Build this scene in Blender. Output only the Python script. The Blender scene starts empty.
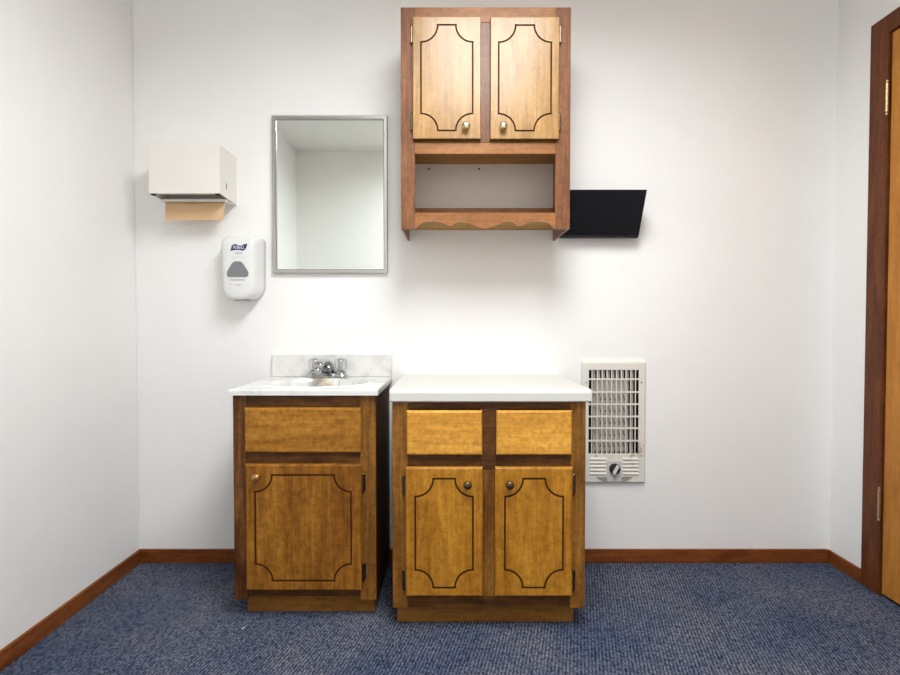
import bpy, bmesh, math, random
from mathutils import Vector, Matrix
from mathutils.geometry import tessellate_polygon
random.seed(4)
S = bpy.context.scene
COL = S.collection
PI = math.pi

# ---------------------------------------------------------------- materials
def new_mat(name):
    m = bpy.data.materials.new(name); m.use_nodes = True
    return m, m.node_tree.nodes, m.node_tree.links, m.node_tree.nodes['Principled BSDF']

def plain(name, col, rough=.5, metal=0., spec=.5, **kw):
    m, N, L, b = new_mat(name)
    b.inputs['Base Color'].default_value = (*col, 1)
    b.inputs['Roughness'].default_value = rough
    b.inputs['Metallic'].default_value = metal
    b.inputs['Specular IOR Level'].default_value = spec
    for k, v in kw.items():
        b.inputs[k.replace('_', ' ')].default_value = v
    return m

def ramp(N, stops):
    r = N.new('ShaderNodeValToRGB')
    e = r.color_ramp.elements
    while len(e) < len(stops): e.new(.5)
    for q, (p, c) in zip(e, stops):
        q.position = p; q.color = (*c, 1)
    return r

def noise(N, L, vec, scale, detail=4, rough=.55, dist=0.):
    n = N.new('ShaderNodeTexNoise')
    n.inputs['Scale'].default_value = scale; n.inputs['Detail'].default_value = detail
    n.inputs['Roughness'].default_value = rough; n.inputs['Distortion'].default_value = dist
    if vec is not None: L.new(vec, n.inputs['Vector'])
    return n

def mapping(N, L, scale, coord='Object', rnd=True, rot=(0, 0, 0)):
    tc = N.new('ShaderNodeTexCoord'); mp = N.new('ShaderNodeMapping')
    mp.inputs['Scale'].default_value = scale; mp.inputs['Rotation'].default_value = rot
    L.new(tc.outputs[coord], mp.inputs['Vector'])
    if rnd:
        oi = N.new('ShaderNodeObjectInfo'); mu = N.new('ShaderNodeMath'); mu.operation = 'MULTIPLY'
        mu.inputs[1].default_value = 37.
        L.new(oi.outputs['Random'], mu.inputs[0])
        cb = N.new('ShaderNodeCombineXYZ')
        for k in range(3): L.new(mu.outputs[0], cb.inputs[k])
        L.new(cb.outputs[0], mp.inputs['Location'])
    return mp.outputs['Vector']

def mix(N, L, fac, a, b, mode='MIX'):
    m = N.new('ShaderNodeMix'); m.data_type = 'RGBA'; m.blend_type = mode
    if isinstance(fac, float): m.inputs['Factor'].default_value = fac
    else: L.new(fac, m.inputs['Factor'])
    for s, v in ((6, a), (7, b)):
        if isinstance(v, tuple): m.inputs[s].default_value = (*v, 1)
        else: L.new(v, m.inputs[s])
    return m.outputs[2]

def wood(name, lo, mid, hi, axis='Z', rough=.38, coat=.0, mottle=.5, streak=.4, bump=.08):
    m, N, L, b = new_mat(name)
    sc = {'X': (.22, 1, 1), 'Y': (1, .22, 1), 'Z': (1, 1, .22)}[axis]
    v = mapping(N, L, sc)
    n1 = noise(N, L, v, 16, 6, .6, .9)
    r1 = ramp(N, [(.28, lo), (.5, mid), (.72, hi)])
    L.new(n1.outputs['Fac'], r1.inputs['Fac'])
    sc2 = {'X': (.05, 1, 1), 'Y': (1, .05, 1), 'Z': (1, 1, .05)}[axis]
    v2 = mapping(N, L, sc2)
    n2 = noise(N, L, v2, 120, 3, .6)
    r2 = ramp(N, [(.35, (.55, .5, .45)), (.6, (1, 1, 1))])
    L.new(n2.outputs['Fac'], r2.inputs['Fac'])
    c = mix(N, L, streak, r1.outputs['Color'], r2.outputs['Color'], 'MULTIPLY')
    v3 = mapping(N, L, (1, 1, 1))
    n3 = noise(N, L, v3, 55, 4, .7, .5)
    r3 = ramp(N, [(.36, (.62, .56, .5)), (.58, (1.05, 1.05, 1.05))])
    L.new(n3.outputs['Fac'], r3.inputs['Fac'])
    c = mix(N, L, mottle, c, r3.outputs['Color'], 'MULTIPLY')
    L.new(c, b.inputs['Base Color'])
    b.inputs['Roughness'].default_value = rough
    b.inputs['Coat Weight'].default_value = coat; b.inputs['Specular IOR Level'].default_value = .22
    b.inputs['Coat Roughness'].default_value = .22
    bp = N.new('ShaderNodeBump'); bp.inputs['Strength'].default_value = bump; bp.inputs['Distance'].default_value = .002
    L.new(n2.outputs['Fac'], bp.inputs['Height']); L.new(bp.outputs['Normal'], b.inputs['Normal'])
    return m

def wall_mat(name, col, amt=.04):
    m, N, L, b = new_mat(name)
    v = mapping(N, L, (1, 1, 1), rnd=False)
    n = noise(N, L, v, 2.2, 4, .6)
    lo = tuple(c * (1 - amt) for c in col)
    r = ramp(N, [(.3, lo), (.7, col)]); L.new(n.outputs['Fac'], r.inputs['Fac'])
    L.new(r.outputs['Color'], b.inputs['Base Color'])
    b.inputs['Roughness'].default_value = .62; b.inputs['Specular IOR Level'].default_value = .3
    n2 = noise(N, L, v, 260, 2, .5)
    bp = N.new('ShaderNodeBump'); bp.inputs['Strength'].default_value = .05; bp.inputs['Distance'].default_value = .001
    L.new(n2.outputs['Fac'], bp.inputs['Height']); L.new(bp.outputs['Normal'], b.inputs['Normal'])
    return m

def carpet_mat():
    m, N, L, b = new_mat('blue_ribbed_carpet')
    ang = math.radians(13)
    v = mapping(N, L, (1, 1, 1), rnd=False, rot=(0, 0, ang))
    w = N.new('ShaderNodeTexWave'); w.wave_type = 'BANDS'; w.bands_direction = 'X'
    w.inputs['Scale'].default_value = 30.; w.inputs['Distortion'].default_value = 1.6
    w.inputs['Detail'].default_value = 2; w.inputs['Detail Scale'].default_value = 3.
    L.new(v, w.inputs['Vector'])
    vl = mapping(N, L, (1, .55, 1), rnd=False, rot=(0, 0, ang))
    vo = N.new('ShaderNodeTexVoronoi'); vo.inputs['Scale'].default_value = 150.; vo.inputs['Randomness'].default_value = .75
    L.new(vl, vo.inputs['Vector'])
    n1 = noise(N, L, vl, 150, 3, .7)
    n2 = noise(N, L, v, 2.6, 3, .6)
    def muladd(x, k, y):
        q = N.new('ShaderNodeMath'); q.operation = 'MULTIPLY_ADD'; q.inputs[1].default_value = k
        L.new(x, q.inputs[0])
        if isinstance(y, float): q.inputs[2].default_value = y
        else: L.new(y, q.inputs[2])
        return q.outputs[0]
    c = muladd(vo.outputs['Distance'], -.42, .30)
    c = muladd(w.outputs['Fac'], .20, c)
    c = muladd(n1.outputs['Fac'], .62, c)
    r = ramp(N, [(.24, (.011, .017, .032)), (.47, (.064, .076, .114)), (.70, (.195, .206, .255))])
    L.new(c, r.inputs['Fac'])
    r2 = ramp(N, [(.36, (.62, .70, .84)), (.64, (1.12, 1.06, 1.0))]); L.new(n2.outputs['Fac'], r2.inputs['Fac'])
    col = mix(N, L, 1., r.outputs['Color'], r2.outputs['Color'], 'MULTIPLY')
    L.new(col, b.inputs['Base Color'])
    b.inputs['Roughness'].default_value = .95; b.inputs['Specular IOR Level'].default_value = .06
    bp = N.new('ShaderNodeBump'); bp.inputs['Strength'].default_value = .6; bp.inputs['Distance'].default_value = .005
    L.new(c, bp.inputs['Height']); L.new(bp.outputs['Normal'], b.inputs['Normal'])
    return m

def marble_mat(stain=True):
    m, N, L, b = new_mat('cultured_marble')
    v = mapping(N, L, (1, 1, 1), rnd=False, rot=(.3, .5, .4))
    n = noise(N, L, v, 4.5, 5, .6, 1.4)
    r = ramp(N, [(.38, (.73, .725, .70)), (.455, (.62, .61, .59)), (.495, (.36, .355, .34)), (.54, (.64, .63, .61)), (.62, (.75, .745, .72))])
    L.new(n.outputs['Fac'], r.inputs['Fac'])
    n2 = noise(N, L, v, 3.5, 3)
    r2 = ramp(N, [(.40, (0, 0, 0)), (.62, (1, 1, 1))]); L.new(n2.outputs['Fac'], r2.inputs['Fac'])
    col = mix(N, L, r2.outputs['Color'], (.75, .745, .72), r.outputs['Color'])
    if stain:
        # rusty drip mark below the spout: a wear mark with its own shape
        tc = N.new('ShaderNodeTexCoord'); mp = N.new('ShaderNodeMapping'); mp.vector_type = 'TEXTURE'
        mp.inputs['Location'].default_value = (.0, -.16, .0); mp.inputs['Scale'].default_value = (.035, .075, .4)
        L.new(tc.outputs['Object'], mp.inputs['Vector'])
        g = N.new('ShaderNodeTexGradient'); g.gradient_type = 'SPHERICAL'; L.new(mp.outputs[0], g.inputs[0])
        mu = N.new('ShaderNodeMath'); mu.operation = 'MULTIPLY'; mu.inputs[1].default_value = .75; L.new(g.outputs['Fac'], mu.inputs[0])
        col = mix(N, L, mu.outputs[0], col, (.62, .46, .22))
    L.new(col, b.inputs['Base Color'])
    b.inputs['Roughness'].default_value = .18
    return m

def heater_paint():
    m, N, L, b = new_mat('heater_enamel')
    v = mapping(N, L, (1, 1, 1), rnd=False)
    n = noise(N, L, v, 26, 5, .7, .6)
    tc = N.new('ShaderNodeTexCoord'); mp = N.new('ShaderNodeMapping'); mp.vector_type = 'TEXTURE'
    mp.inputs['Location'].default_value = (.095, -.02, .125); mp.inputs['Scale'].default_value = (.05, .2, .07)
    L.new(tc.outputs['Object'], mp.inputs['Vector'])
    g = N.new('ShaderNodeTexGradient'); g.gradient_type = 'SPHERICAL'; L.new(mp.outputs[0], g.inputs[0])
    r = ramp(N, [(.47, (0, 0, 0)), (.56, (1, 1, 1))]); L.new(n.outputs['Fac'], r.inputs['Fac'])
    mu = N.new('ShaderNodeMath'); mu.operation = 'MULTIPLY'; L.new(r.outputs['Color'], mu.inputs[0]); L.new(g.outputs['Fac'], mu.inputs[1])
    col = mix(N, L, mu.outputs[0], (.74, .71, .64), (.30, .20, .13))
    L.new(col, b.inputs['Base Color']); b.inputs['Roughness'].default_value = .35
    return m

M = {}
M['wall'] = wall_mat('white_wall', (.885, .88, .865))
M['ceil'] = wall_mat('white_ceiling', (.88, .87, .84))
M['carpet'] = carpet_mat()
M['corner'] = plain('corner_strip_vinyl', (.84, .83, .80), .4)
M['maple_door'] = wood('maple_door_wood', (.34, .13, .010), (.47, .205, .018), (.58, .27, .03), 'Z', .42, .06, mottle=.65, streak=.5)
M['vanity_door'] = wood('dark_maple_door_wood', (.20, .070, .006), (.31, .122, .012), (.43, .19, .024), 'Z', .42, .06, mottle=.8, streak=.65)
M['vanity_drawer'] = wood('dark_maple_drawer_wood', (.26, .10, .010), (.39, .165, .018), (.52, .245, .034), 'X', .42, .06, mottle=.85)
M['maple_wide'] = wood('maple_drawer_wood', (.56, .25, .032), (.72, .345, .05), (.82, .43, .07), 'X', .42, .06, mottle=.65)
M['stile'] = wood('stile_wood', (.15, .056, .007), (.27, .115, .016), (.38, .175, .03), 'Z', .45, .04, mottle=.75, streak=.85)
M['mid_stile'] = wood('middle_stile_wood', (.14, .052, .008), (.25, .105, .016), (.36, .16, .03), 'Z', .48, .03, mottle=.75, streak=.85)
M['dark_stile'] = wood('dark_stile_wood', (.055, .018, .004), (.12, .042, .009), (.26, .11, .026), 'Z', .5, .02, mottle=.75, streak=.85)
M['rail'] = wood('dark_rail_wood', (.060, .021, .004), (.115, .044, .008), (.20, .082, .016), 'X', .48, .04, mottle=.75, streak=.85)
M['kick'] = wood('toe_kick_wood', (.20, .08, .012), (.31, .135, .022), (.40, .185, .035), 'X', .5, .02)
M['side'] = wood('dark_side_wood', (.05, .020, .007), (.09, .035, .012), (.13, .055, .02), 'Z', .55, .0)
M['upper_stile'] = wood('upper_stile_wood', (.145, .050, .017), (.225, .085, .031), (.30, .125, .048), 'Z', .42, .25, mottle=.65, streak=.7)
M['upper_rail'] = wood('upper_rail_wood', (.22, .080, .022), (.33, .135, .040), (.43, .19, .065), 'X', .42, .15)
M['upper_in'] = wood('upper_inner_wood', (.30, .15, .024), (.45, .245, .05), (.55, .32, .075), 'X', .48, .05)  # lighter and yellower: bounce off the countertop is put into the colour
M['upper_door'] = wood('upper_door_wood', (.31, .155, .04), (.41, .22, .062), (.49, .28, .09), 'Z', .38, .55, mottle=.35, streak=.4)
M['groove'] = plain('groove_stain', (.060, .018, .005), .7, 0., .15)
M['door_edge'] = plain('stained_door_edge', (.10, .045, .015), .6, 0., .2)
M['base'] = wood('baseboard_wood', (.13, .034, .007), (.21, .060, .012), (.29, .092, .02), 'X', .48, .04)
M['casing'] = wood('casing_wood', (.085, .022, .006), (.14, .040, .011), (.20, .062, .018), 'Z', .5, .03)
M['slab'] = wood('door_slab_wood', (.40, .145, .02), (.50, .20, .032), (.57, .25, .045), 'Z', .48, .04, mottle=.25, streak=.25)
M['brass'] = plain('aged_brass', (.55, .40, .20), .28, 1.)
M['gold'] = plain('pale_brass', (.55, .46, .27), .25, 1.)
M['amber'] = plain('amber_brass', (.50, .28, .11), .35, 1.)
M['bronze'] = plain('dark_bronze', (.16, .10, .055), .35, 1.)
M['hinge'] = plain('hinge_metal', (.15, .105, .070), .25, 1.)
M['steel'] = plain('brushed_steel', (.50, .49, .46), .33, 1.)
M['chrome'] = plain('chrome', (.50, .50, .51), .12, 1.)
M['mirror'] = plain('mirror_silver', (.84, .885, .845), .01, 1.)
M['acrylic'] = plain('clear_acrylic', (.86, .87, .88), .06, 0., Transmission_Weight=.8, IOR=1.49)
M['laminate'] = plain('white_laminate', (.61, .60, .56), .32)
M['marble'] = marble_mat()
M['marble_plain'] = marble_mat(False)
M['black'] = plain('black_plastic', (.010, .010, .012), .3, 0., .35)
M['beige'] = plain('beige_enamel', (.80, .765, .71), .4)
M['dark'] = plain('dark_void', (.012, .012, .012), .7)
M['towel'] = plain('tan_paper', (.68, .46, .26), .9)
M['white_plastic'] = plain('white_plastic', (.76, .76, .745), .22)
M['grey_plastic'] = plain('grey_plastic', (.20, .20, .205), .35)
M['navy'] = plain('navy_ink', (.012, .018, .11), .4)
M['ink_white'] = plain('white_ink', (.85, .85, .88), .4)
M['ink_grey'] = plain('grey_ink', (.42, .42, .45), .5)
M['ink_blue'] = plain('blue_ink', (.18, .2, .42), .5)
M['heater'] = heater_paint()
M['heater_grey'] = plain('heater_grey_metal', (.30, .31, .30), .5, .1)
M['inner'] = plain('slat_reflection_grey', (.42, .38, .34), .5, .1)  # grey of the reflection imitated between the heater slats
M['plate'] = plain('light_grey_plate', (.58, .58, .55), .4)
M['grip'] = plain('pale_grip', (.72, .72, .70), .35)
M['reflector'] = plain('heater_reflector', (.78, .74, .66), .45)
M['coil'] = plain('heater_coil', (.09, .065, .05), .5, .5)
M['paper'] = plain('white_scrap', (.85, .85, .83), .8)
m, N, L, b = new_mat('lit_diffuser')
b.inputs['Base Color'].default_value = (.9, .9, .9, 1)
b.inputs['Emission Color'].default_value = (1., .985, .955, 1); b.inputs['Emission Strength'].default_value = 5.
M['lamp'] = m

# ---------------------------------------------------------------- mesh helpers
def root_loc(o):
    v = Vector((0, 0, 0))
    while o is not None:
        v += o.location; o = o.parent
    return v

def obj(name, bm, mats, parent=None, origin=None, smooth=False, bevel=0., seg=2):
    """bm is in world coordinates; the object keeps its thing's base as origin"""
    bmesh.ops.recalc_face_normals(bm, faces=bm.faces)
    off = root_loc(parent) if parent is not None else Vector(origin or (0, 0, 0))
    bmesh.ops.translate(bm, verts=bm.verts, vec=-off)
    me = bpy.data.meshes.new(name); bm.to_mesh(me); bm.free()
    for mt in (mats if isinstance(mats, (list, tuple)) else [mats]): me.materials.append(M[mt])
    for p in me.polygons: p.use_smooth = bool(smooth)
    o = bpy.data.objects.new(name, me); COL.objects.link(o)
    if parent is not None: o.parent = parent
    else: o.location = off
    if bevel:
        bv = o.modifiers.new('bevel', 'BEVEL'); bv.width = bevel; bv.segments = seg; bv.limit_method = 'ANGLE'
        bv.angle_limit = math.radians(40); bv.harden_normals = False
    return o

def thing(name, label, cat, loc, group=None):
    o = bpy.data.objects.new(name, None); COL.objects.link(o)
    o.location = loc; o.empty_display_size = .05
    o['label'] = label; o['category'] = cat
    if group: o['group'] = group
    return o

def tag(o, label, cat, group=None):
    o['label'] = label; o['category'] = cat
    if group: o['group'] = group
    return o

def struct(o):
    o['kind'] = 'structure'; return o

def box(bm, x0, x1, y0, y1, z0, z1, mi=0):
    r = bmesh.ops.create_cube(bm, size=1.)
    for v in r['verts']:
        v.co = Vector(((x0 + x1) / 2 + v.co.x * (x1 - x0), (y0 + y1) / 2 + v.co.y * (y1 - y0), (z0 + z1) / 2 + v.co.z * (z1 - z0)))
    if mi:
        for f in {f for v in r['verts'] for f in v.link_faces}: f.material_index = mi
    return r['verts']

def nb(*a):
    bm = bmesh.new()
    if a: box(bm, *a)
    return bm

def lathe(bm, prof, center, axis='Z', seg=24, mi=0):
    """prof: (radius, along) pairs revolved about axis through center"""
    rings = []
    c = Vector(center)
    for r, h in prof:
        ring = []
        for k in range(seg):
            a = 2 * PI * k / seg
            if axis == 'Z': p = Vector((r * math.cos(a), r * math.sin(a), h))
            elif axis == 'Y': p = Vector((r * math.cos(a), h, r * math.sin(a)))
            else: p = Vector((h, r * math.cos(a), r * math.sin(a)))
            ring.append(bm.verts.new(c + p))
        rings.append(ring)
    fs = []
    for i in range(len(rings) - 1):
        for k in range(seg):
            fs.append(bm.faces.new((rings[i][k], rings[i][(k + 1) % seg], rings[i + 1][(k + 1) % seg], rings[i + 1][k])))
    fs.append(bm.faces.new(rings[0])); fs.append(bm.faces.new(rings[-1]))
    for f in fs: f.material_index = mi
    return bm

def prism(bm, pts, depth_vec, mi=0):
    """closed polygon of 3D points extruded along depth_vec"""
    d = Vector(depth_vec)
    a = [bm.verts.new(Vector(p)) for p in pts]; b2 = [bm.verts.new(Vector(p) + d) for p in pts]
    n = len(pts)
    for k in range(n):
        bm.faces.new((a[k], a[(k + 1) % n], b2[(k + 1) % n], b2[k])).material_index = mi
    for tri in tessellate_polygon([[Vector(p) for p in pts]]):
        bm.faces.new([a[i] for i in tri]).material_index = mi
        bm.faces.new([b2[i] for i in reversed(tri)]).material_index = mi
    return bm

def loft(bm, rings, cap=True, mi=0):
    vs = [[bm.verts.new(Vector(p)) for p in r] for r in rings]
    n = len(vs[0])
    for i in range(len(vs) - 1):
        for k in range(n):
            bm.faces.new((vs[i][k], vs[i][(k + 1) % n], vs[i + 1][(k + 1) % n], vs[i + 1][k])).material_index = mi
    if cap:
        bm.faces.new(vs[0]).material_index = mi; bm.faces.new(vs[-1]).material_index = mi
    return vs

def tube(bm, pts, rad, seg=12):
    pts = [Vector(p) for p in pts]
    rads = rad if isinstance(rad, (list, tuple)) else [rad] * len(pts)
    rings = []
    for i, p in enumerate(pts):
        t = (pts[min(i + 1, len(pts) - 1)] - pts[max(i - 1, 0)]).normalized()
        u = t.cross(Vector((1, 0, 0)) if abs(t.x) < .9 else Vector((0, 0, 1))).normalized(); w = t.cross(u)
        rings.append([p + (u * math.cos(2 * PI * k / seg) + w * math.sin(2 * PI * k / seg)) * rads[i] for k in range(seg)])
    loft(bm, rings)
    return bm

def rrect(x0, x1, z0, z1, r, n=6):
    pts = []
    for cx, cz, a0 in ((x1 - r, z1 - r, 0), (x0 + r, z1 - r, 90), (x0 + r, z0 + r, 180), (x1 - r, z0 + r, 270)):
        for k in range(n + 1):
            a = math.radians(a0 + 90 * k / n); pts.append((cx + r * math.cos(a), cz + r * math.sin(a)))
    return pts

def notch_loop(x0, x1, z0, z1, r, off, n=9):
    """rectangle whose corners are scooped out by quarter circles; off grows it outward"""
    rr = r - off
    X0, X1, Z0, Z1 = x0 - off, x1 + off, z0 - off, z1 + off
    s = math.asin(min(1, off / rr)) if abs(off) < rr else 0
    pts = []
    for cx, cz, a0 in ((x0, z1, -90), (x1, z1, 180), (x1, z0, 90), (x0, z0, 0)):
        # arcs run clockwise round the panel; each starts on one side of the corner and ends on the other
        lo, hi = math.radians(a0) - s, math.radians(a0 + 90) + s
        arc = [(cx + rr * math.cos(lo + (hi - lo) * k / n), cz + rr * math.sin(lo + (hi - lo) * k / n)) for k in range(n + 1)]
        pts.append(arc)
    return pts[0] + [p for p in pts[1]] + [p for p in pts[2]] + [p for p in pts[3]]

def panel_bm(x0, x1, z0, z1, yb, th, groove=None, r=.058, gw=.0060, gd=.004, edge=.0055, em=0):
    """overlay door: slab with eased front edge and, if asked, a routed groove (material 1)"""
    bm = bmesh.new(); yf = yb - th
    def ring(pts, y): return [bm.verts.new(Vector((x, y, z))) for x, z in pts]
    R = lambda e: [(x0 + e, z0 + e), (x1 - e, z0 + e), (x1 - e, z1 - e), (x0 + e, z1 - e)]
    a = ring(R(0), yb); b1 = ring(R(0), yf + edge); c = ring(R(edge * .6), yf + edge * .25); d = ring(R(edge), yf)
    bm.faces.new(a)
    for p, q in ((a, b1), (b1, c), (c, d)):
        for k in range(4): bm.faces.new((p[k], p[(k + 1) % 4], q[(k + 1) % 4], q[k])).material_index = em if q is b1 else 0
    if groove is None:
        bm.faces.new(d); return bm
    gx0, gx1, gz0, gz1 = groove
    L1 = notch_loop(gx0, gx1, gz0, gz1, r, gw / 2); L2 = notch_loop(gx0, gx1, gz0, gz1, r, -gw / 2)
    # front field outside the groove
    outer = [(v.co.x, v.co.z) for v in d]
    v1 = ring(L1, yf); v1b = ring(L1, yf + gd); v2b = ring(L2, yf + gd); v2 = ring(L2, yf)
    allv = d + v1
    for tri in tessellate_polygon([[Vector((x, z, 0)) for x, z in outer], [Vector((x, z, 0)) for x, z in L1]]):
        try: bm.faces.new([allv[i] for i in tri])
        except ValueError: pass
    n = len(L1)
    for p, q in ((v1, v1b), (v1b, v2b), (v2b, v2)):
        for k in range(n):
            bm.faces.new((p[k], p[(k + 1) % n], q[(k + 1) % n], q[k])).material_index = 1
    for tri in tessellate_polygon([[Vector((x, z, 0)) for x, z in L2]]):
        bm.faces.new([v2[i] for i in tri])
    return bm

def knob(parent, x, z, y, mat, r=.0135):
    bm = bmesh.new()
    lathe(bm, [(.0095, 0), (.0095, -.002), (.005, -.004), (.005, -.011), (r * .8, -.014), (r, -.018), (r * .95, -.022), (r * .6, -.025), (.002, -.0258)], (x, y, z), 'Y', 20)
    return obj('knob', bm, mat, parent, smooth=True)

def cab_hinge(parent, x, z0, z1, yface, side):
    """barrel hinge with a leaf screwed to the face frame; side = -1 leaf goes left, +1 right"""
    bm = bmesh.new()
    zc = (z0 + z1) / 2
    xa, xb = sorted((x, x + side * .0075))
    box(bm, xa, xb, yface - .0025, yface - .0002, z0 + .004, z1 - .004)
    lathe(bm, [(.0015, z0 - .003), (.0035, z0), (.0042, z0 + .002), (.0042, zc - .003), (.0034, zc - .0025), (.0034, zc + .0025), (.0042, zc + .003), (.0042, z1 - .002), (.0035, z1), (.0015, z1 + .003)],
          (x, yface - .0075, 0), 'Z', 12)
    return obj('hinge', bm, 'hinge', parent, smooth=False)

# ---------------------------------------------------------------- the room
XR, YB, H = 2.872, -2.48, 2.44
T = .12
struct(obj('floor', nb(-T, XR + T, YB - T, T, -.10, 0), 'carpet'))
struct(obj('ceiling', nb(-T, XR + T, YB - T, T, H, H + .1), 'ceil'))
# back wall with the heater's recess cut into it
HX0, HX1, HZ0, HZ1 = 1.845, 2.085, .45, .82
bm = bmesh.new()
ax, az = [0, HX0, HX1, XR], [0, HZ0, HZ1, H]
def grid_wall(bm, y):
    g = [[bm.verts.new((x, y, z)) for x in ax] for z in az]
    for i in range(3):
        for j in range(3):
            if (i, j) != (1, 1): bm.faces.new((g[i][j], g[i][j + 1], g[i + 1][j + 1], g[i + 1][j]))
    return g
f, bk = grid_wall(bm, 0), grid_wall(bm, T)
for (i, j), (k, l) in (((1, 1), (1, 2)), ((1, 2), (2, 2)), ((2, 2), (2, 1)), ((2, 1), (1, 1))):
    bm.faces.new((f[i][j], f[k][l], bk[k][l], bk[i][j]))
for i in range(3):
    bm.faces.new((f[0][i], f[0][i + 1], bk[0][i + 1], bk[0][i])); bm.faces.new((f[3][i], f[3][i + 1], bk[3][i + 1], bk[3][i]))
    bm.faces.new((f[i][0], f[i + 1][0], bk[i + 1][0], bk[i][0])); bm.faces.new((f[i][3], f[i + 1][3], bk[i + 1][3], bk[i][3]))
struct(obj('wall_back', bm, 'wall'))
struct(obj('wall_left', nb(-T, 0, YB, 0, 0, H), 'wall'))
struct(obj('wall_rear', nb(0, XR, YB - T, YB, 0, H), 'wall'))
DY0, DY1, DZ = -.284, -1.125, 2.035         # door opening in the right wall
bm = nb(XR, XR + T, DY0, 0, 0, H); box(bm, XR, XR + T, YB, DY1, 0, H); box(bm, XR, XR + T, DY1, DY0, DZ, H)
struct(obj('wall_right', bm, 'wall'))
struct(obj('baseboard_back', nb(.012, XR - .012, -.012, -.0003, 0, .057), 'base', bevel=.003))
M['base_y'] = wood('baseboard_wood_side', (.13, .034, .007), (.21, .060, .012), (.29, .092, .02), 'Y', .48, .04)
struct(obj('baseboard_left', nb(.0003, .012, YB + .001, -.0003, 0, .057), 'base_y', bevel=.003))
bm = nb(XR - .012, XR - .0003, -.199, -.0003, 0, .054)
struct(obj('baseboard_right', bm, 'base_y', bevel=.003))
struct(obj('trim_1', nb(.0002, .005, -.005, -.0002, .055, H - .001), 'corner', bevel=.002))

# door in the right wall: casing, jamb, slab, hinges, knob
dr = bpy.data.objects.new('door_1', None); COL.objects.link(dr); dr.location = (XR, DY0, 0); struct(dr)
cw = .085
bm = bmesh.new()
CX0, CX1 = XR - .015, XR - .0003
oy0, oy1, oz = DY0 + cw, DY1 - cw, 2.098
prism(bm, [(CX0, oy0, 0), (CX0, oy0, oz), (CX0, oy1, oz), (CX0, oy1, 0), (CX0, DY1, 0), (CX0, DY1, DZ - .004), (CX0, DY0, DZ - .004), (CX0, DY0, 0)], (CX1 - CX0, 0, 0))
obj('casing', bm, 'casing', dr, bevel=.003)
bm = nb(XR - .013, XR + T, DY0 - .004, DY0 - .0003, 0, DZ - .004)
box(bm, XR + .002, XR + T, DY1 + .0003, DY1 + .004, 0, DZ - .004); box(bm, XR + .002, XR + T, DY1, DY0, DZ - .004, DZ - .0003)
box(bm, XR + .036, XR + .05, DY0 - .016, DY0 - .004, 0, DZ - .004)
obj('jamb', bm, 'casing', dr)
slab = obj('door_slab', nb(XR - .008, XR + .030, DY1 + .008, DY0 - .013, .012, DZ - .010), 'slab', dr, bevel=.0006)
for zc in (.337, 1.80):
    bm = bmesh.new()
    z0, z1 = zc - .05, zc + .05
    pr = [(.002, z0 - .013), (.0052, z0 - .010), (.0052, z0 - .006), (.003, z0 - .003), (.0056, z0)]
    for k in range(1, 5):
        q = z0 + .1 * k / 5; pr += [(.0056, q - .0012), (.0046, q), (.0056, q + .0012)]
    pr += [(.0056, z1), (.003, z1 + .003), (.0052, z1 + .006), (.0052, z1 + .010), (.002, z1 + .013)]
    lathe(bm, pr, (XR - .018, DY0 - .006, 0), 'Z', 14)
    box(bm, XR - .0175, XR - .0152, DY0 - .006, DY0 + .002, z0, z1)
    obj('hinge', bm, 'brass', dr, smooth=False)
bm = bmesh.new()
lathe(bm, [(.03, 0), (.03, -.006), (.012, -.012), (.012, -.03), (.027, -.04), (.029, -.055), (.018, -.066), (.002, -.068)], (XR - .008, DY1 + .075, .95), 'X', 24)
obj('door_knob', bm, 'brass', slab, smooth=True)

# ceiling light: recessed troffer whose lens faces the floor
LX, LY = 1.47, -1.50
t = thing('ceiling_light', 'recessed white fluorescent ceiling light above the cabinets', 'ceiling light', (LX, LY, H))
bm = bmesh.new()
hx, hy = .30, .60
for a in ((LX - hx - .02, LX - hx, LY - hy - .02, LY + hy + .02), (LX + hx, LX + hx + .02, LY - hy - .02, LY + hy + .02),
          (LX - hx, LX + hx, LY - hy - .02, LY - hy), (LX - hx, LX + hx, LY + hy, LY + hy + .02)):
    box(bm, *a, H - .012, H - .0005)
obj('frame', bm, 'white_plastic', t)
obj('diffuser', nb(LX - hx, LX + hx, LY - hy, LY + hy, H - .008, H - .0005), 'lamp', t)

al = bpy.data.lights.new('lamp_output', 'AREA'); al.shape = 'RECTANGLE'; al.size = 2 * hx; al.size_y = 2 * hy
al.energy = 42.5; al.color = (.94, .98, 1.); al.spread = math.radians(164)
ao = bpy.data.objects.new('lamp_output', al); COL.objects.link(ao); ao.parent = t; ao.location = (0, 0, -.0135)

# ---------------------------------------------------------------- upper wall cabinet
WX0, WX1, WZ0, WZ1, WY = 1.118, 1.7215, 1.3318, 2.1135, -.298
t = thing('wall_cabinet', 'two-door wooden wall cabinet with open shelf hung high on the white wall', 'cabinet', ((WX0 + WX1) / 2, 0, WZ0))
OX0_, OX1_ = 1.1676, 1.6685
ff = .019                                     # face-frame thickness
for x0, x1 in ((WX0 + .0005, WX0 + .0065), (WX1 - .007, WX1 - .0008)):
    obj('side_panel', nb(x0, x1, WY + ff, -.0005, WZ0, WZ1 - .0005), 'upper_stile', t, bevel=.001)
bm = nb(WX0 + .007, WX1 - .0075, WY + ff, -.0005, WZ1 - .018, WZ1 - .001)
obj('top_panel', bm, 'upper_in', t)
obj('bottom_panel', nb(WX0 + .007, WX1 - .0075, WY + ff, -.0005, 1.6455, 1.6615), 'upper_in', t)
obj('back_panel', nb(WX0 + .007, WX1 - .0075, -.008, -.0008, 1.662, WZ1 - .019), 'upper_in', t)
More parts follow.
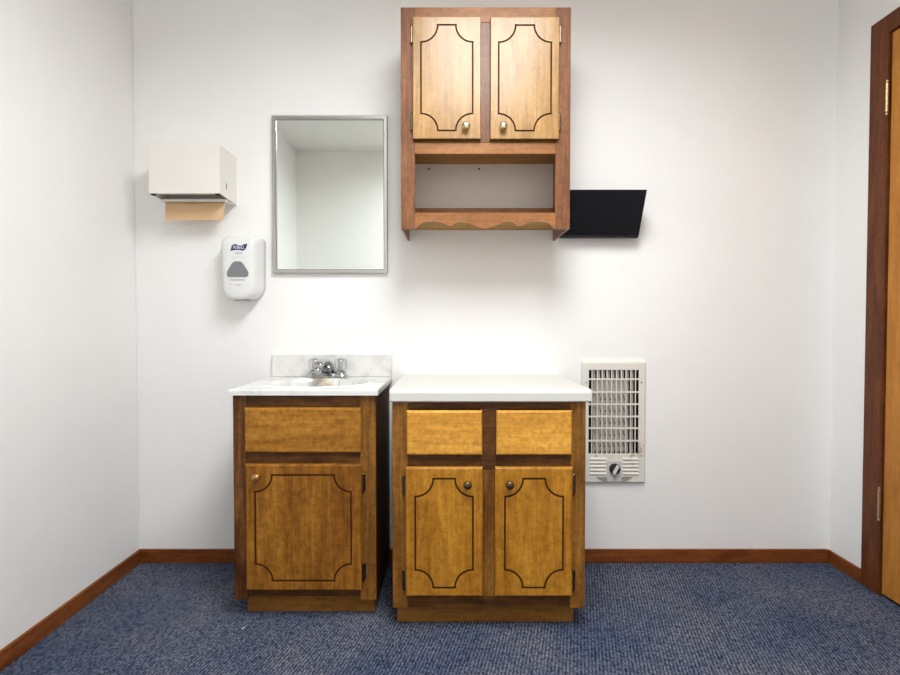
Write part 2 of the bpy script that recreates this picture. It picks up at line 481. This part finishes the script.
obj('shelf', nb(WX0 + .007, WX1 - .0075, WY + ff, -.0005, 1.3765, 1.3925), 'upper_in', t)
obj('back_rail', nb(WX0 + .007, WX1 - .0075, -.02, -.0005, 1.393, 1.462), 'upper_rail', t)
# face frame: stiles and rails
OX0, OX1 = 1.1676, 1.6685
for x0, x1 in ((WX0, OX0), (OX1, WX1)):
    obj('stile', nb(x0, x1, WY, WY + ff - .0003, WZ0, WZ1), 'upper_stile', t, bevel=.0015)
obj('stile', nb(1.399, 1.437, WY, WY + ff - .0003, 1.6385, 2.0605), 'upper_stile', t, bevel=.001)
obj('rail', nb(OX0, OX1, WY, WY + ff - .0003, 2.061, WZ1), 'upper_rail', t, bevel=.001)
obj('rail', nb(OX0, OX1, WY, WY + ff - .0003, 1.5985, 1.638), 'upper_rail', t, bevel=.001)
# scalloped valance under the open shelf
W = OX1 - OX0; xm = (OX0 + OX1) / 2
def val_z(u):      # u from -1 to 1 across the valance
    a = abs(u)
    zl, zh = 1.3335, 1.3585
    if a < .36: s = .5 - .5 * math.cos(PI * (a / .36)); s = s ** .8 * .92
    elif a < .50: s = .92 - .62 * (.5 - .5 * math.cos(PI * (a - .36) / .14)); s = min(s, .92)
    elif a < .80: s = .30 + .70 * math.sin(PI / 2 * (a - .50) / .22) if a < .72 else 1 - .08 * ((a - .72) / .08) ** 2
    else: s = .92 * math.sqrt(max(0, 1 - ((a - .80) / .17) ** 2)) if a < .97 else 0
    return zl + (zh - zl) * max(0, min(1, s))
pts = [(OX0, WY, 1.3895), (OX1, WY, 1.3895)]
for k in range(97):
    u = 1 - 2 * k / 96
    pts.append((xm + u * W / 2, WY, val_z(u)))
bm = bmesh.new(); prism(bm, pts, (0, ff - .0003, 0))
obj('valance', bm, 'upper_rail', t)
for x0, x1, z0, z1, kx, hx_, hs in ((1.1614, 1.4016, 1.6456, 2.0715, 1.3487, 1.1614 - .0045, -1), (1.4351, 1.6778, 1.6450, 2.0705, 1.4801, 1.6778 + .0045, 1)):
    w = x1 - x0
    d = obj('door', panel_bm(x0, x1, z0, z1, WY - .0008, .0175, (x0 + .029, x1 - .029, z0 + .029, z1 - .029), r=.0595, em=2, edge=.0025), ['upper_door', 'groove', 'door_edge'], t)
    knob(d, kx, 1.685, WY - .0185, 'gold', .0145)
    for a, b2 in ((1.985, 2.045), (1.678, 1.738)):
        cab_hinge(d, hx_, a, b2, WY, hs)
# two screw heads left in the wall inside the open shelf
for x, wd in ((1.2069, 'left'), (1.4115, 'middle')):
    bm = bmesh.new(); lathe(bm, [(.004, 0), (.0042, -.002), (.0025, -.0035), (.0008, -.0038)], (x, -.0003, 1.6255), 'Y', 12)
    tag(obj('screw', bm, 'hinge', origin=(x, 0, 1.6255)), 'small screw head on the wall in the open shelf, ' + ('nearer its left side' if wd == 'left' else 'nearer its middle'), 'screw', 'screws in the wall behind the open shelf')

# ---------------------------------------------------------------- mirror
MX0, MX1, MZ0, MZ1 = .570, 1.0385, 1.1985, 1.8365
t = thing('wall_mirror', 'rectangular mirror in a thin steel frame above the sink', 'mirror', ((MX0 + MX1) / 2, 0, MZ0))
bm = bmesh.new(); fw = .0165
def mring(x0, x1, z0, z1, y): return [(x0, y, z0), (x1, y, z0), (x1, y, z1), (x0, y, z1)]
loft(bm, [mring(MX0, MX1, MZ0, MZ1, -.0005), mring(MX0, MX1, MZ0, MZ1, -.018), mring(MX0 + .002, MX1 - .002, MZ0 + .002, MZ1 - .002, -.02),
          mring(MX0 + fw - .003, MX1 - fw + .003, MZ0 + fw - .003, MZ1 - fw + .003, -.02), mring(MX0 + fw, MX1 - fw, MZ0 + fw, MZ1 - fw, -.017), mring(MX0 + fw, MX1 - fw, MZ0 + fw, MZ1 - fw, -.0005)], cap=False)
obj('frame', bm, 'steel', t)
obj('mirror_glass', nb(MX0 + fw + .0003, MX1 - fw - .0003, -.011, -.006, MZ0 + fw + .0003, MZ1 - fw - .0003), 'mirror', t)

# ---------------------------------------------------------------- paper towel dispenser and its towel
PX0, PX1, PZ0, PZ1, PD = .1485, .4185, 1.4875, 1.673, -.169
t = thing('paper_towel_dispenser', 'off-white metal paper towel dispenser on the wall near the left corner', 'towel dispenser', ((PX0 + PX1) / 2, 0, PZ0))
def dring(x0, x1, y, z0, z1): return [(x0, y, z0), (x1, y, z0), (x1, y, z1), (x0, y, z1)]
bm = bmesh.new(); th = .003
box(bm, PX0, PX1, PD, PD + th, PZ0, PZ1)
obj('front_cover', bm, 'beige', t, bevel=.0012)
bm = bmesh.new()
TD = .009
for a in (PX0, PX1 - th): prism(bm, [(a, PD + th, PZ1), (a, PD + th, PZ0), (a, -.0005, PZ0 - TD), (a, -.0005, PZ1)], (th, 0, 0))
box(bm, PX0 + th, PX1 - th, PD + th, -.0005, PZ1 - th, PZ1)
box(bm, PX0 + th, PX1 - th, -.004, -.0005, PZ0 - TD, PZ1 - th)
obj('housing', bm, 'beige', t)
bm = bmesh.new()
box(bm, PX0 + th, PX1 - th, -.070, -.004, PZ0 - TD - .003, PZ0 - TD); box(bm, PX0 + th + .008, PX1 - th, -.090, -.085, PZ0 - TD - .005, PZ0 - TD + .005)
for a in (PX0 + th, PX1 - th - .006): box(bm, a, a + .006, -.086, -.069, PZ0 - TD - .003, PZ0 - TD)
box(bm, PX0 + th, PX1 - th, PD + th, -.105, PZ0 + .010, PZ0 + .013)
obj('bottom_tray', bm, 'beige', t)
bm = nb(PX1 - .0005, PX1 + .001, -.108, -.104, 1.517, 1.541); obj('key_slot', bm, 'dark', t)
bm = nb(PX0 + .006, PX0 + .020, PD + .004, PD + .016, PZ0 - .005, PZ0 + .001); obj('latch', bm, 'dark', t)
obj('latch', nb(PX1 - .020, PX1 - .004, PD + .004, PD + .022, PZ0 - .004, PZ0 + .002), 'dark', t)
bm = bmesh.new(); rings = []
path = [(-.012, .0004), (-.064, .0004), (-.0695, -.0005), (-.0735, -.004)]
path += [(-.0745 - .007 * math.sin(k / 10 * 1.6), -.004 - .0074 * k) for k in range(1, 11)]
for k, (y, dz) in enumerate(path):
    y2, dz2 = path[min(k + 1, len(path) - 1)]; y1, dz1 = path[max(k - 1, 0)]
    tv = Vector((y2 - y1, dz2 - dz1)).normalized(); ny, nz = -tv.y * -1, tv.x * -1   # towards the outer side
    u = max(0, (k - 3) / 10); x0 = .164 + .002 * u; x1 = .3985 - .004 * u * u; lift = .003 * u
    z = PZ0 - TD + dz
    rings.append([(x0, y, z), (x1, y, z + lift), (x1, y + ny * -.0013, z + lift + nz * -.0013), (x0, y + ny * -.0013, z + nz * -.0013)])
loft(bm, rings)
tag(obj('hanging_paper_towel', bm, 'towel', origin=(.28, -.09, PZ0 - .087), smooth=False), 'tan folded paper towel hanging out of the dispenser slot', 'paper towel')

# ---------------------------------------------------------------- hand sanitizer dispenser
SX, SZ0, SZ1 = .460, 1.083, 1.342
t = thing('hand_sanitizer_dispenser', 'white plastic hand sanitizer dispenser with grey window, left of the mirror', 'soap dispenser', (SX, 0, SZ0))
def shield(w, z0, z1, y, r=.03, taper=.84):
    """round-shouldered outline whose lower corners sweep in towards the chin"""
    h = w / 2; rt = min(r, w * .4); rb = min(.050, w * .36); pts = []
    for cx, cz, rr, a0 in ((h - rt, z1 - rt, rt, 0), (-h + rt, z1 - rt, rt, 90), (-h + rb, z0 + rb, rb, 180), (h - rb, z0 + rb, rb, 270)):
        for k in range(11):
            a = math.radians(a0 + 9 * k); x, z = cx + rr * math.cos(a), cz + rr * math.sin(a)
            u = (z - z0) / (z1 - z0)
            kk = 1 if u > .42 else taper + (1 - taper) * math.sin(PI / 2 * max(u, 0) / .42)
            pts.append((SX + x * kk, y, z))
    return pts
bm = bmesh.new()
loft(bm, [shield(.155, SZ0 + .006, SZ1, -.0006, .024, .90), shield(.155, SZ0 + .006, SZ1, -.030, .024, .90), shield(.150, SZ0 + .004, SZ1 - .001, -.060, .026, .88),
          shield(.136, SZ0 + .001, SZ1 - .005, -.090, .026, .86), shield(.130, SZ0 + .003, SZ1 - .009, -.099, .026, .86), shield(.120, SZ0 + .010, SZ1 - .015, -.105, .026, .85),
          shield(.100, SZ0 + .022, SZ1 - .026, -.1085, .026, .84), shield(.04, SZ0 + .06, SZ1 - .07, -.111, .016, .84)])
cov = obj('cover', bm, 'white_plastic', t, smooth=True)
# grey sight window, an arch-topped triangle with rounded corners
def roundpoly(pts, r, n=6):
    out = []
    for i, p in enumerate(pts):
        p = Vector(p); a = Vector(pts[i - 1]); c = Vector(pts[(i + 1) % len(pts)])
        u = (a - p).normalized(); v = (c - p).normalized()
        s, e = p + u * r, p + v * r
        for k in range(n + 1):
            q = k / n; out.append(tuple((1 - q) ** 2 * s + 2 * q * (1 - q) * p + q * q * e))
    return out
wp = roundpoly([(.4215, 1.1755), (.5025, 1.1755), (.5045, 1.194), (.4780, 1.2365), (.4455, 1.2365), (.4190, 1.194)], .011)
bm = bmesh.new(); prism(bm, [(x - .0005, -.1045, z) for x, z in wp], (0, -.0085, 0))
obj('sight_window', bm, 'grey_plastic', t, bevel=.002)
lp = [(.4345, 1.2765), (.440, 1.299), (.449, 1.3035), (.4575, 1.3035), (.462, 1.2995), (.480, 1.2990), (.488, 1.3035), (.5005, 1.3055), (.4965, 1.291), (.490, 1.2805), (.478, 1.2775), (.440, 1.2785)]
bm = bmesh.new(); prism(bm, [(x - .001, -.106, z) for x, z in lp], (0, -.0045, 0))
lg = obj('logo', bm, 'navy', t)
def text_bm(s, size, x, y, z, shear=0., squash=1.):
    cu = bpy.data.curves.new('lettering', 'FONT'); cu.body = s; cu.size = size; cu.align_x = 'CENTER'; cu.align_y = 'CENTER'; cu.shear = shear; cu.space_character = 1.12
    cu.extrude = .0004; cu.resolution_u = 3
    o = bpy.data.objects.new('lettering', cu); COL.objects.link(o)
    dg = bpy.context.evaluated_depsgraph_get(); me = bpy.data.meshes.new_from_object(o.evaluated_get(dg))
    bpy.data.objects.remove(o); bpy.data.curves.remove(cu)
    bm = bmesh.new(); bm.from_mesh(me); bpy.data.meshes.remove(me)
    for v in bm.verts: v.co = Vector((x + v.co.x * squash, y - v.co.z, z + v.co.y))
    return bm
obj('lettering', text_bm('PURELL', .0172, .4655, -.1109, 1.2905, .22, .72), 'ink_white', lg)
def print_lines(rows, mat, y=-.1112):
    bm = bmesh.new()
    for z, x0, x1, h in rows:
        x = x0
        while x < x1:
            w = random.uniform(.003, .007); box(bm, x, min(x + w, x1), y, y + .003, z, z + h); x += w + .0014
    return obj('printed_text', bm, mat, t)
print_lines([(1.2695, .450, .480, .0022), (1.2655, .452, .478, .0018)], 'ink_blue')
print_lines([(1.2505, .440, .490, .0011)], 'ink_grey')
print_lines([(1.1655, .432, .492, .0016), (1.1615, .438, .486, .0014), (1.146, .452, .476, .0016), (1.141, .455, .473, .0014), (1.146, .430, .434, .004)], 'ink_grey', -.1125)
bm = bmesh.new(); prism(bm, [(x, z_, SZ0 + .006) for x, z_ in rrect(.440, .497, -.100, -.062, .008)], (0, 0, -.006))
obj('nozzle', bm, 'grey_plastic', t)
# ---------------------------------------------------------------- black file pocket beside the wall cabinet
FX0, FX1, FZ0, FZ1 = 1.738, 2.0515, 1.339, 1.5085
t = thing('wall_file_pocket', 'black plastic wall file pocket with slanted front, right of the wall cabinet', 'file holder', ((FX0 + FX1) / 2, 0, FZ0))
obj('back_plate', nb(FX0 + .004, FX1 - .004, -.004, -.0005, FZ0 + .01, FZ1 - .004), 'black', t)
prof = [(-.006, FZ0 + .012), (-.012, FZ0 + .004), (-.022, FZ0), (-.038, FZ0), (-.047, FZ0 + .006), (-.141, FZ1)]
inner = [(-.138, FZ1), (-.0445, FZ0 + .009), (-.037, FZ0 + .004), (-.023, FZ0 + .004), (-.0145, FZ0 + .007), (-.0085, FZ0 + .014)]
bm = bmesh.new(); prism(bm, [(FX0, y, z) for y, z in prof + inner], (FX1 - FX0, 0, 0))
# rolled lip along the bottom
tube(bm, [(FX0 - .009, -.045, FZ0 + .0045), (FX0 - .002, -.0475, FZ0 + .004), (FX0 + .01, -.0475, FZ0 + .004), (FX1 - .006, -.0475, FZ0 + .004)], .0052, 10)
obj('front_panel', bm, 'black', t, bevel=.001)
for x in (FX0, FX1 - .003):
    bm = bmesh.new(); prism(bm, [(x, -.004, FZ0 + .012), (x, -.013, FZ0 + .006), (x, -.043, FZ0 + .010), (x, -.1385, FZ1 - .001), (x, -.004, FZ1 - .03)], (.003, 0, 0))
    obj('side_panel', bm, 'black', t)

# ---------------------------------------------------------------- base cabinet with white worktop
def carcass(t, x0, x1, yf, zk, z1, kick_y, kx0, kx1):
    for a, b2 in ((x0 + .001, x0 + .017), (x1 - .017, x1 - .001)):
        obj('side_panel', nb(a, b2, yf + .0195, -.0135, zk, z1), 'side', t)
    bm = nb(x0 + .0175, x1 - .0175, -.020, -.0135, 0, z1); box(bm, x0 + .0175, x1 - .0175, yf + .0195, -.021, zk + .012, zk + .028)
    obj('carcass', bm, 'side', t)
    bm = nb(kx0, kx1, kick_y, kick_y + .016, 0, zk + .011)
    box(bm, kx0, kx0 + .016, kick_y + .016, -.021, 0, zk - .0005); box(bm, kx1 - .016, kx1, kick_y + .016, -.021, 0, zk - .0005)
    obj('toe_kick', bm, 'kick', t, bevel=.001)
BX0, BX1, BY, BZ = 1.1072, 1.729, -.5206, .7432
t = thing('base_cabinet', 'wooden base cabinet with two drawers over two doors, standing beside the heater', 'cabinet', ((BX0 + BX1) / 2, -.26, 0))
carcass(t, BX0, BX1, BY, .0723, BZ, -.470, 1.1175, 1.7035)
ft = .0187
for x0, x1 in ((BX0, 1.158), (1.680, BX1)):
    obj('stile', nb(x0, x1, BY, BY + ft, .0723, BZ), 'stile', t, bevel=.0015)
obj('stile', nb(1.3905, 1.4435, BY, BY + ft, .5225, .7195), 'rail', t, bevel=.001)
obj('stile', nb(1.3905, 1.4435, BY, BY + ft, .111, .522), 'mid_stile', t, bevel=.001)
obj('rail', nb(1.158, 1.680, BY, BY + ft, .720, BZ), 'rail', t, bevel=.001)
for x0, x1 in ((1.158, 1.3905), (1.4435, 1.680)):
    obj('rail', nb(x0, x1, BY + .003, BY + ft, .536 - .012, .5755), 'rail', t, bevel=.001)
obj('rail', nb(1.158, 1.680, BY + .001, BY + ft, .0745, .1105), 'rail', t, bevel=.001)
for x0, x1 in ((1.1542, 1.3954), (1.4409, 1.6821)):
    obj('drawer', panel_bm(x0, x1, .574, .7162, BY - .0008, .0175), 'maple_wide', t)
for x0, x1, kx, hx_, hs in ((1.1503, 1.3976, 1.3482, 1.1458, -1), (1.4369, 1.6855, 1.4823, 1.690, 1)):
    d = obj('door', panel_bm(x0, x1, .1177, .5348, BY - .0008, .0175, (x0 + .0315, x1 - .0315, .1479, .4989), r=.0575), ['maple_door', 'groove'], t)
    knob(d, kx, .4825, BY - .0185, 'bronze', .0135)
    for a, b2 in ((.4445, .5085), (.1355, .2005)):
        cab_hinge(d, hx_, a, b2, BY, hs)
# worktop with rolled front edge
c0, c1, cy, cz0, cz1 = 1.1010, 1.7425, -.5407, .7438, .784
pr = [(-.0008, cz0), (cy + .004, cz0), (cy, cz0 + .004)]
for k in range(7):
    a = PI / 2 * k / 6; pr.append((cy + .014 - .014 * math.cos(a), cz1 - .014 + .014 * math.sin(a)))
pr.append((-.0008, cz1))
bm = bmesh.new(); prism(bm, [(c0, y, z) for y, z in pr], (c1 - c0, 0, 0))
tag(obj('countertop', bm, 'laminate', origin=((c0 + c1) / 2, -.27, cz0), bevel=.004), 'plain white laminate countertop on the two-door base cabinet', 'countertop')

# ---------------------------------------------------------------- vanity cabinet with marble sink top
VX0, VX1, VY, VZ = .5665, 1.0443, -.446, .7552
t = thing('vanity_cabinet', 'single-door wooden vanity cabinet under the marble sink', 'cabinet', ((VX0 + VX1) / 2, -.22, 0))
carcass(t, VX0, VX1, VY, .0612, VZ, -.402, .594, 1.0325)
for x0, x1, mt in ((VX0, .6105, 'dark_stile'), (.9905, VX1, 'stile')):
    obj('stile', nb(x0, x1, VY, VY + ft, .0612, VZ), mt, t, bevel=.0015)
obj('rail', nb(.6105, .9905, VY + .001, VY + ft, .709, VZ), 'rail', t, bevel=.001)
obj('rail', nb(.6105, .9905, VY + .001, VY + ft, .513, .574), 'rail', t, bevel=.001)
obj('rail', nb(.6105, .9905, VY + .002, VY + ft, .074, .116), 'rail', t, bevel=.001)
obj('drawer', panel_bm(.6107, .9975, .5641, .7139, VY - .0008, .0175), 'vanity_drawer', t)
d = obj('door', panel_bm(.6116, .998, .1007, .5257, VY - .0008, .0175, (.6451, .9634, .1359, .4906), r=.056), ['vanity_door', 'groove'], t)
knob(d, .6536, .485, VY - .0185, 'amber', .0135)
for a, b2 in ((.429, .492), (.130, .190)):
    cab_hinge(d, 1.0025, a, b2, VY, 1)
# sink top
TX0, TX1, TY, TZ0, TZ1 = .5584, 1.0545, -.466, .7557, .7752
SCX, SCY, SA, SB = .806, -.262, .185, .142
t = thing('sink_top', 'white grey-veined marble vanity top with oval basin and backsplash', 'sink', (SCX, 0, TZ0))
bm = bmesh.new(); n = 48
def ell(f, z, dy=0): return [(SCX + SA * f * math.cos(2 * PI * k / n), SCY + dy + SB * f * math.sin(2 * PI * k / n), z) for k in range(n)]
e = .005
R0 = [(TX0, TY, TZ0), (TX1, TY, TZ0), (TX1, -.0006, TZ0), (TX0, -.0006, TZ0)]
R1 = [(x, y, TZ1 - e) for x, y, _ in R0]
R2 = [(TX0 + e * .3, TY + e * .3, TZ1 - e * .3), (TX1 - e * .3, TY + e * .3, TZ1 - e * .3), (TX1 - e * .3, -.0006, TZ1 - e * .3), (TX0 + e * .3, -.0006, TZ1 - e * .3)]
R3 = [(TX0 + e, TY + e, TZ1), (TX1 - e, TY + e, TZ1), (TX1 - e, -.0006, TZ1), (TX0 + e, -.0006, TZ1)]
vs = loft(bm, [R0, R1, R2, R3], cap=False)
hole = ell(1.06, TZ1)
hv = [bm.verts.new(p) for p in hole]
allv = vs[3] + hv
for tri in tessellate_polygon([[Vector(p) for p in R3], [Vector(p) for p in hole]]): bm.faces.new([allv[i] for i in tri])
rows = [ell(1.04, TZ1 + .0035), ell(1.01, TZ1 + .003), ell(.975, TZ1 - .008), ell(.93, TZ1 - .04), ell(.80, TZ1 - .085), ell(.5, TZ1 - .118), ell(.14, TZ1 - .128)]
bv = [hv] + [[bm.verts.new(p) for p in r] for r in rows]
for i in range(len(bv) - 1):
    for k in range(n): bm.faces.new((bv[i][k], bv[i][(k + 1) % n], bv[i + 1][(k + 1) % n], bv[i + 1][k]))
# underside and outer shell of the bowl
uh = [bm.verts.new(p) for p in ell(1.06, TZ0)]
allv = vs[0] + uh
for tri in tessellate_polygon([[Vector(p) for p in R0], [Vector(p) for p in ell(1.06, TZ0)]]): bm.faces.new([allv[i] for i in tri])
ov = [uh] + [[bm.verts.new(p) for p in ell(f_, z)] for f_, z in ((1.0, TZ1 - .045), (.86, TZ1 - .095), (.55, TZ1 - .130), (.14, TZ1 - .140))]
for i in range(len(ov) - 1):
    for k in range(n): bm.faces.new((ov[i][k], ov[i][(k + 1) % n], ov[i + 1][(k + 1) % n], ov[i + 1][k]))
for k in range(n): bm.faces.new((bv[-1][k], bv[-1][(k + 1) % n], ov[-1][(k + 1) % n], ov[-1][k]))
obj('basin_top', bm, 'marble', t)
obj('backsplash', nb(TX0 + .005, TX1, -.021, -.0006, TZ1 + .0002, .8675), 'marble_plain', t, bevel=.003)
bm = bmesh.new(); lathe(bm, [(.003, TZ1 - .137), (.025, TZ1 - .137), (.026, TZ1 - .127), (.019, TZ1 - .126), (.012, TZ1 - .129), (.003, TZ1 - .129)], (SCX, SCY, 0), 'Z', 24)
obj('drain', bm, 'chrome', t, smooth=True)

# faucet
FY = -.078; FZ = TZ1 + .0006
t = thing('faucet', 'chrome two-handle faucet with clear knobs on the marble sink top', 'faucet', (.803, FY, FZ))
bm = bmesh.new()
def bring(w, d_, z, r): return [(.803 + x, FY + y, z) for x, y in rrect(-w / 2, w / 2, -d_ / 2, d_ / 2, r, 6)]
loft(bm, [bring(.162, .054, FZ, .026), bring(.162, .054, FZ + .010, .026), bring(.152, .046, FZ + .018, .022), bring(.144, .038, FZ + .021, .018)])
obj('base', bm, 'chrome', t, smooth=False, bevel=.002)
bm = bmesh.new()
sec = []
path = [((.803, FY + .012, FZ + .019), .062, .044), ((.803, FY - .008, FZ + .044), .056, .038), ((.800, FY - .040, FZ + .064), .046, .032), ((.797, FY - .075, FZ + .068), .040, .028), ((.795, FY - .105, FZ + .062), .037, .025), ((.794, FY - .124, FZ + .050), .033, .022)]
dirs = [(0, -.35, .94), (0, -.75, .66), (0, -.98, .2), (0, -1, -.05), (0, -.9, -.43), (0, -.7, -.71)]
for (c, w, h), dv in zip(path, dirs):
    dv = Vector(dv).normalized(); rt = Vector((1, 0, 0)); up = dv.cross(rt) * -1
    sec.append([Vector(c) + rt * x + up * z for x, z in rrect(-w / 2, w / 2, -h / 2, h / 2, h * .42, 5)])
loft(bm, sec)
lathe(bm, [(.0105, .0), (.0125, .004), (.0125, .018), (.010, .020)], (.794, FY - .121, FZ + .028), 'Z', 16)
obj('spout', bm, 'chrome', t, smooth=True)
for x in (.7515, .8565):
    bm = bmesh.new()
    lathe(bm, [(.021, .0205), (.021, .026), (.014, .030), (.012, .033)], (x, FY, FZ), 'Z', 20)
    hd = obj('handle', bm, 'chrome', t, smooth=False)
    bm = bmesh.new(); m8 = 24; rings = []
    for r, z in ((.014, .0335), (.0225, .040), (.0245, .060), (.023, .072), (.016, .0785), (.003, .080)):
        rings.append([(x + r * (1 + .05 * math.cos(8 * 2 * PI * k / m8)) * math.cos(2 * PI * k / m8), FY + r * (1 + .05 * math.cos(8 * 2 * PI * k / m8)) * math.sin(2 * PI * k / m8), FZ + z) for k in range(m8)])
    loft(bm, rings); obj('knob', bm, 'acrylic', hd, smooth=True)
    bm = bmesh.new(); lathe(bm, [(.006, .0345), (.006, .066), (.010, .068), (.010, .071)], (x, FY, FZ), 'Z', 14); obj('stem', bm, 'chrome', hd)

# ---------------------------------------------------------------- wall heater
GX0, GX1, GZ0, GZ1, GY = 1.833, 2.0973, .3372, .8379, -.016
t = thing('wall_heater', 'cream electric wall heater with slatted grille, right of the base cabinet', 'heater', ((GX0 + GX1) / 2, 0, GZ0))
bm = bmesh.new()
ox0, ox1, oz0, oz1 = 1.8619, 2.0675, .4585, .803
xs, zs = [GX0 + .006, ox0, ox1, GX1 - .006], [GZ0 + .004, oz0, oz1, GZ1 - .008]
g = [[bm.verts.new((x, GY, z)) for x in xs] for z in zs]; g2 = [[bm.verts.new((x, GY + .003, z)) for x in xs] for z in zs]
for i in range(3):
    for j in range(3):
        if (i, j) != (1, 1):
            bm.faces.new((g[i][j], g[i][j + 1], g[i + 1][j + 1], g[i + 1][j])); bm.faces.new((g2[i][j], g2[i + 1][j], g2[i + 1][j + 1], g2[i][j + 1]))
for (i, j), (k, l) in (((1, 1), (1, 2)), ((1, 2), (2, 2)), ((2, 2), (2, 1)), ((2, 1), (1, 1))): bm.faces.new((g[i][j], g[k][l], g2[k][l], g2[i][j]))
# flange running back to the wall
edge = [(GX0 + .006, GZ0 + .004), (GX1 - .006, GZ0 + .004), (GX1 - .006, GZ1 - .008), (GX0 + .006, GZ1 - .008)]
back = [(GX0, GZ0), (GX1, GZ0), (GX1, GZ1), (GX0, GZ1)]
loft(bm, [[(x, GY, z) for x, z in edge], [(x, GY + .004, z) for x, z in back], [(x, -.0006, z) for x, z in back]], cap=False)
bmesh.ops.remove_doubles(bm, verts=bm.verts, dist=1e-5)
obj('cover', bm, 'heater', t)
bm = bmesh.new()
ns = 11; x = 1.8695 + .0035
for k in range(ns):
    xx = ox0 + .0165 + k * .0196 - .0022 * (k == 0)
    if xx < ox1 - .003: box(bm, xx - .0019, xx + .0019, GY + .001, GY + .005, oz0, oz1)
box(bm, ox0 - .0005, ox0 + .001, GY + .001, GY + .005, oz0, oz1)
for z in (.7649, .7119, .6617, .6111, .5629, .5109):
    box(bm, ox0, ox1, GY - .0005, GY + .0035, z - .0033, z + .0033)
obj('grille', bm, 'heater', t)
bm = bmesh.new()
for k in range(10):
    xx = ox0 + .0165 + (k + .5) * .0196
    if xx < ox1 - .004: box(bm, xx - .0045, xx + .0045, GY + .014, GY + .016, oz0 + .0005, oz1 - .0005)
obj('slat_reflection', bm, 'inner', t)  # set-back bars added to imitate a reflection between the front slats
bm = bmesh.new()
box(bm, HX0 + .001, HX1 - .001, .092, .098, HZ0 + .001, HZ1 - .001)
for a in ((HX0 + .001, HX0 + .004), (HX1 - .004, HX1 - .001)): box(bm, a[0], a[1], .001, .092, HZ0 + .001, HZ1 - .001)
box(bm, HX0 + .004, HX1 - .004, .001, .092, HZ0 + .001, HZ0 + .004); box(bm, HX0 + .004, HX1 - .004, .001, .092, HZ1 - .004, HZ1 - .001)
obj('housing', bm, 'dark', t)
obj('reflector', nb(1.899, 2.030, .018, .022, .462, .757), 'reflector', t)
bm = bmesh.new()
for z in (.49, .535, .585, .635, .685):
    p = []
    for k in range(97):
        u = k / 96; a = 2 * PI * 12 * u
        p.append((1.902 + .124 * u, .0125 + .006 * math.sin(a), z + .009 * math.cos(a)))
    tube(bm, p, .0014, 6)
obj('heating_coil', bm, 'coil', t)
for a0, a1 in ((1.8683, 1.9345), (2.004, 2.0682)):
    bm = bmesh.new()
    for k in range(5):
        z = .3735 + k * .0152
        prism(bm, [(a0, GY - .0003, z), (a0, GY - .0055, z), (a0, GY - .0003, z + .0085)], (a1 - a0, 0, 0), 0)
        box(bm, a0, a1, GY - .0008, GY - .0001, z - .0028, z - .0002, 1)
    obj('louvers', bm, ['heater', 'heater_grey'], t)
bm = bmesh.new(); prism(bm, [(x, GY - .0003, z) for x, z in rrect(1.9395, 2.000, .366, .4275, .006)], (0, -.003, 0))
obj('control_plate', bm, 'plate', t, bevel=.001)
bm = bmesh.new(); lathe(bm, [(.022, 0), (.022, -.008), (.0185, -.012), (.002, -.0125)], (1.9697, GY - .0036, .3965), 'Y', 24)
kb = obj('control_knob', bm, 'dark', t, smooth=False)
bm = bmesh.new(); q = math.radians(-28); ca, sa = math.cos(q), math.sin(q)
prism(bm, [(1.9697 + x * ca - z * sa, GY - .0162, .3965 + x * sa + z * ca) for x, z in rrect(-.005, .006, -.0195, .0195, .004, 4)], (0, -.010, 0))
obj('grip', bm, 'grip', kb, bevel=.001)
bm = bmesh.new()
prism(bm, [(x, GY - .0003, z) for x, z in [(1.893, .3615), (1.9395, .3615), (1.9395, .344), (1.925, .344), (1.905, .352)]], (0, -.0022, 0))
obj('badge_wing', bm, 'heater_grey', t); bm = bmesh.new()
prism(bm, [(x, GY - .0003, z) for x, z in [(2.046, .3625), (2.0005, .3625), (2.0005, .344), (2.015, .344), (2.034, .352)]], (0, -.0022, 0))
obj('badge_wing', bm, 'heater_grey', t)
obj('nameplate', nb(1.941, 1.999, GY - .0028, GY - .0003, .344, .3645), 'plate', t)
for x, z in ((1.852, .7517), (2.0793, .7517), (1.895, .4485), (2.0793, .449)):
    bm = bmesh.new(); lathe(bm, [(.0036, 0), (.0034, -.0018), (.0008, -.0022)], (x, GY - .0002, z), 'Y', 10); obj('screw', bm, 'heater_grey', t)

# ---------------------------------------------------------------- scrap on the carpet
bm = bmesh.new(); prism(bm, [(.615, -.517, .003), (.619, -.518, .0045), (.625, -.510, .006), (.622, -.507, .0035)], (0, .001, -.0028))
tag(obj('paper_scrap', bm, 'paper', origin=(.62, -.512, .0005)), 'tiny white scrap on the blue carpet in front of the vanity', 'litter')

# ---------------------------------------------------------------- camera, light, view
cam = bpy.data.cameras.new('camera'); co = bpy.data.objects.new('camera', cam); COL.objects.link(co)
cam.sensor_fit = 'HORIZONTAL'; cam.sensor_width = 36.; cam.lens = 564.05 / 900 * 36
cam.clip_start = .02
co.location = (1.2928, -2.3252, .9947); co.rotation_euler = (PI / 2 - .0254, 0, 0)
S.camera = co
w = bpy.data.worlds.new('world'); S.world = w; w.use_nodes = True
w.node_tree.nodes['Background'].inputs['Color'].default_value = (.8, .85, .9, 1); w.node_tree.nodes['Background'].inputs['Strength'].default_value = .3
S.cycles.max_bounces = 16; S.cycles.diffuse_bounces = 10; S.cycles.use_denoising = True
S.view_settings.view_transform = 'Standard'; S.view_settings.look = 'None'
S.view_settings.exposure = -.1; S.view_settings.gamma = 1.; S.view_settings.use_curve_mapping = False
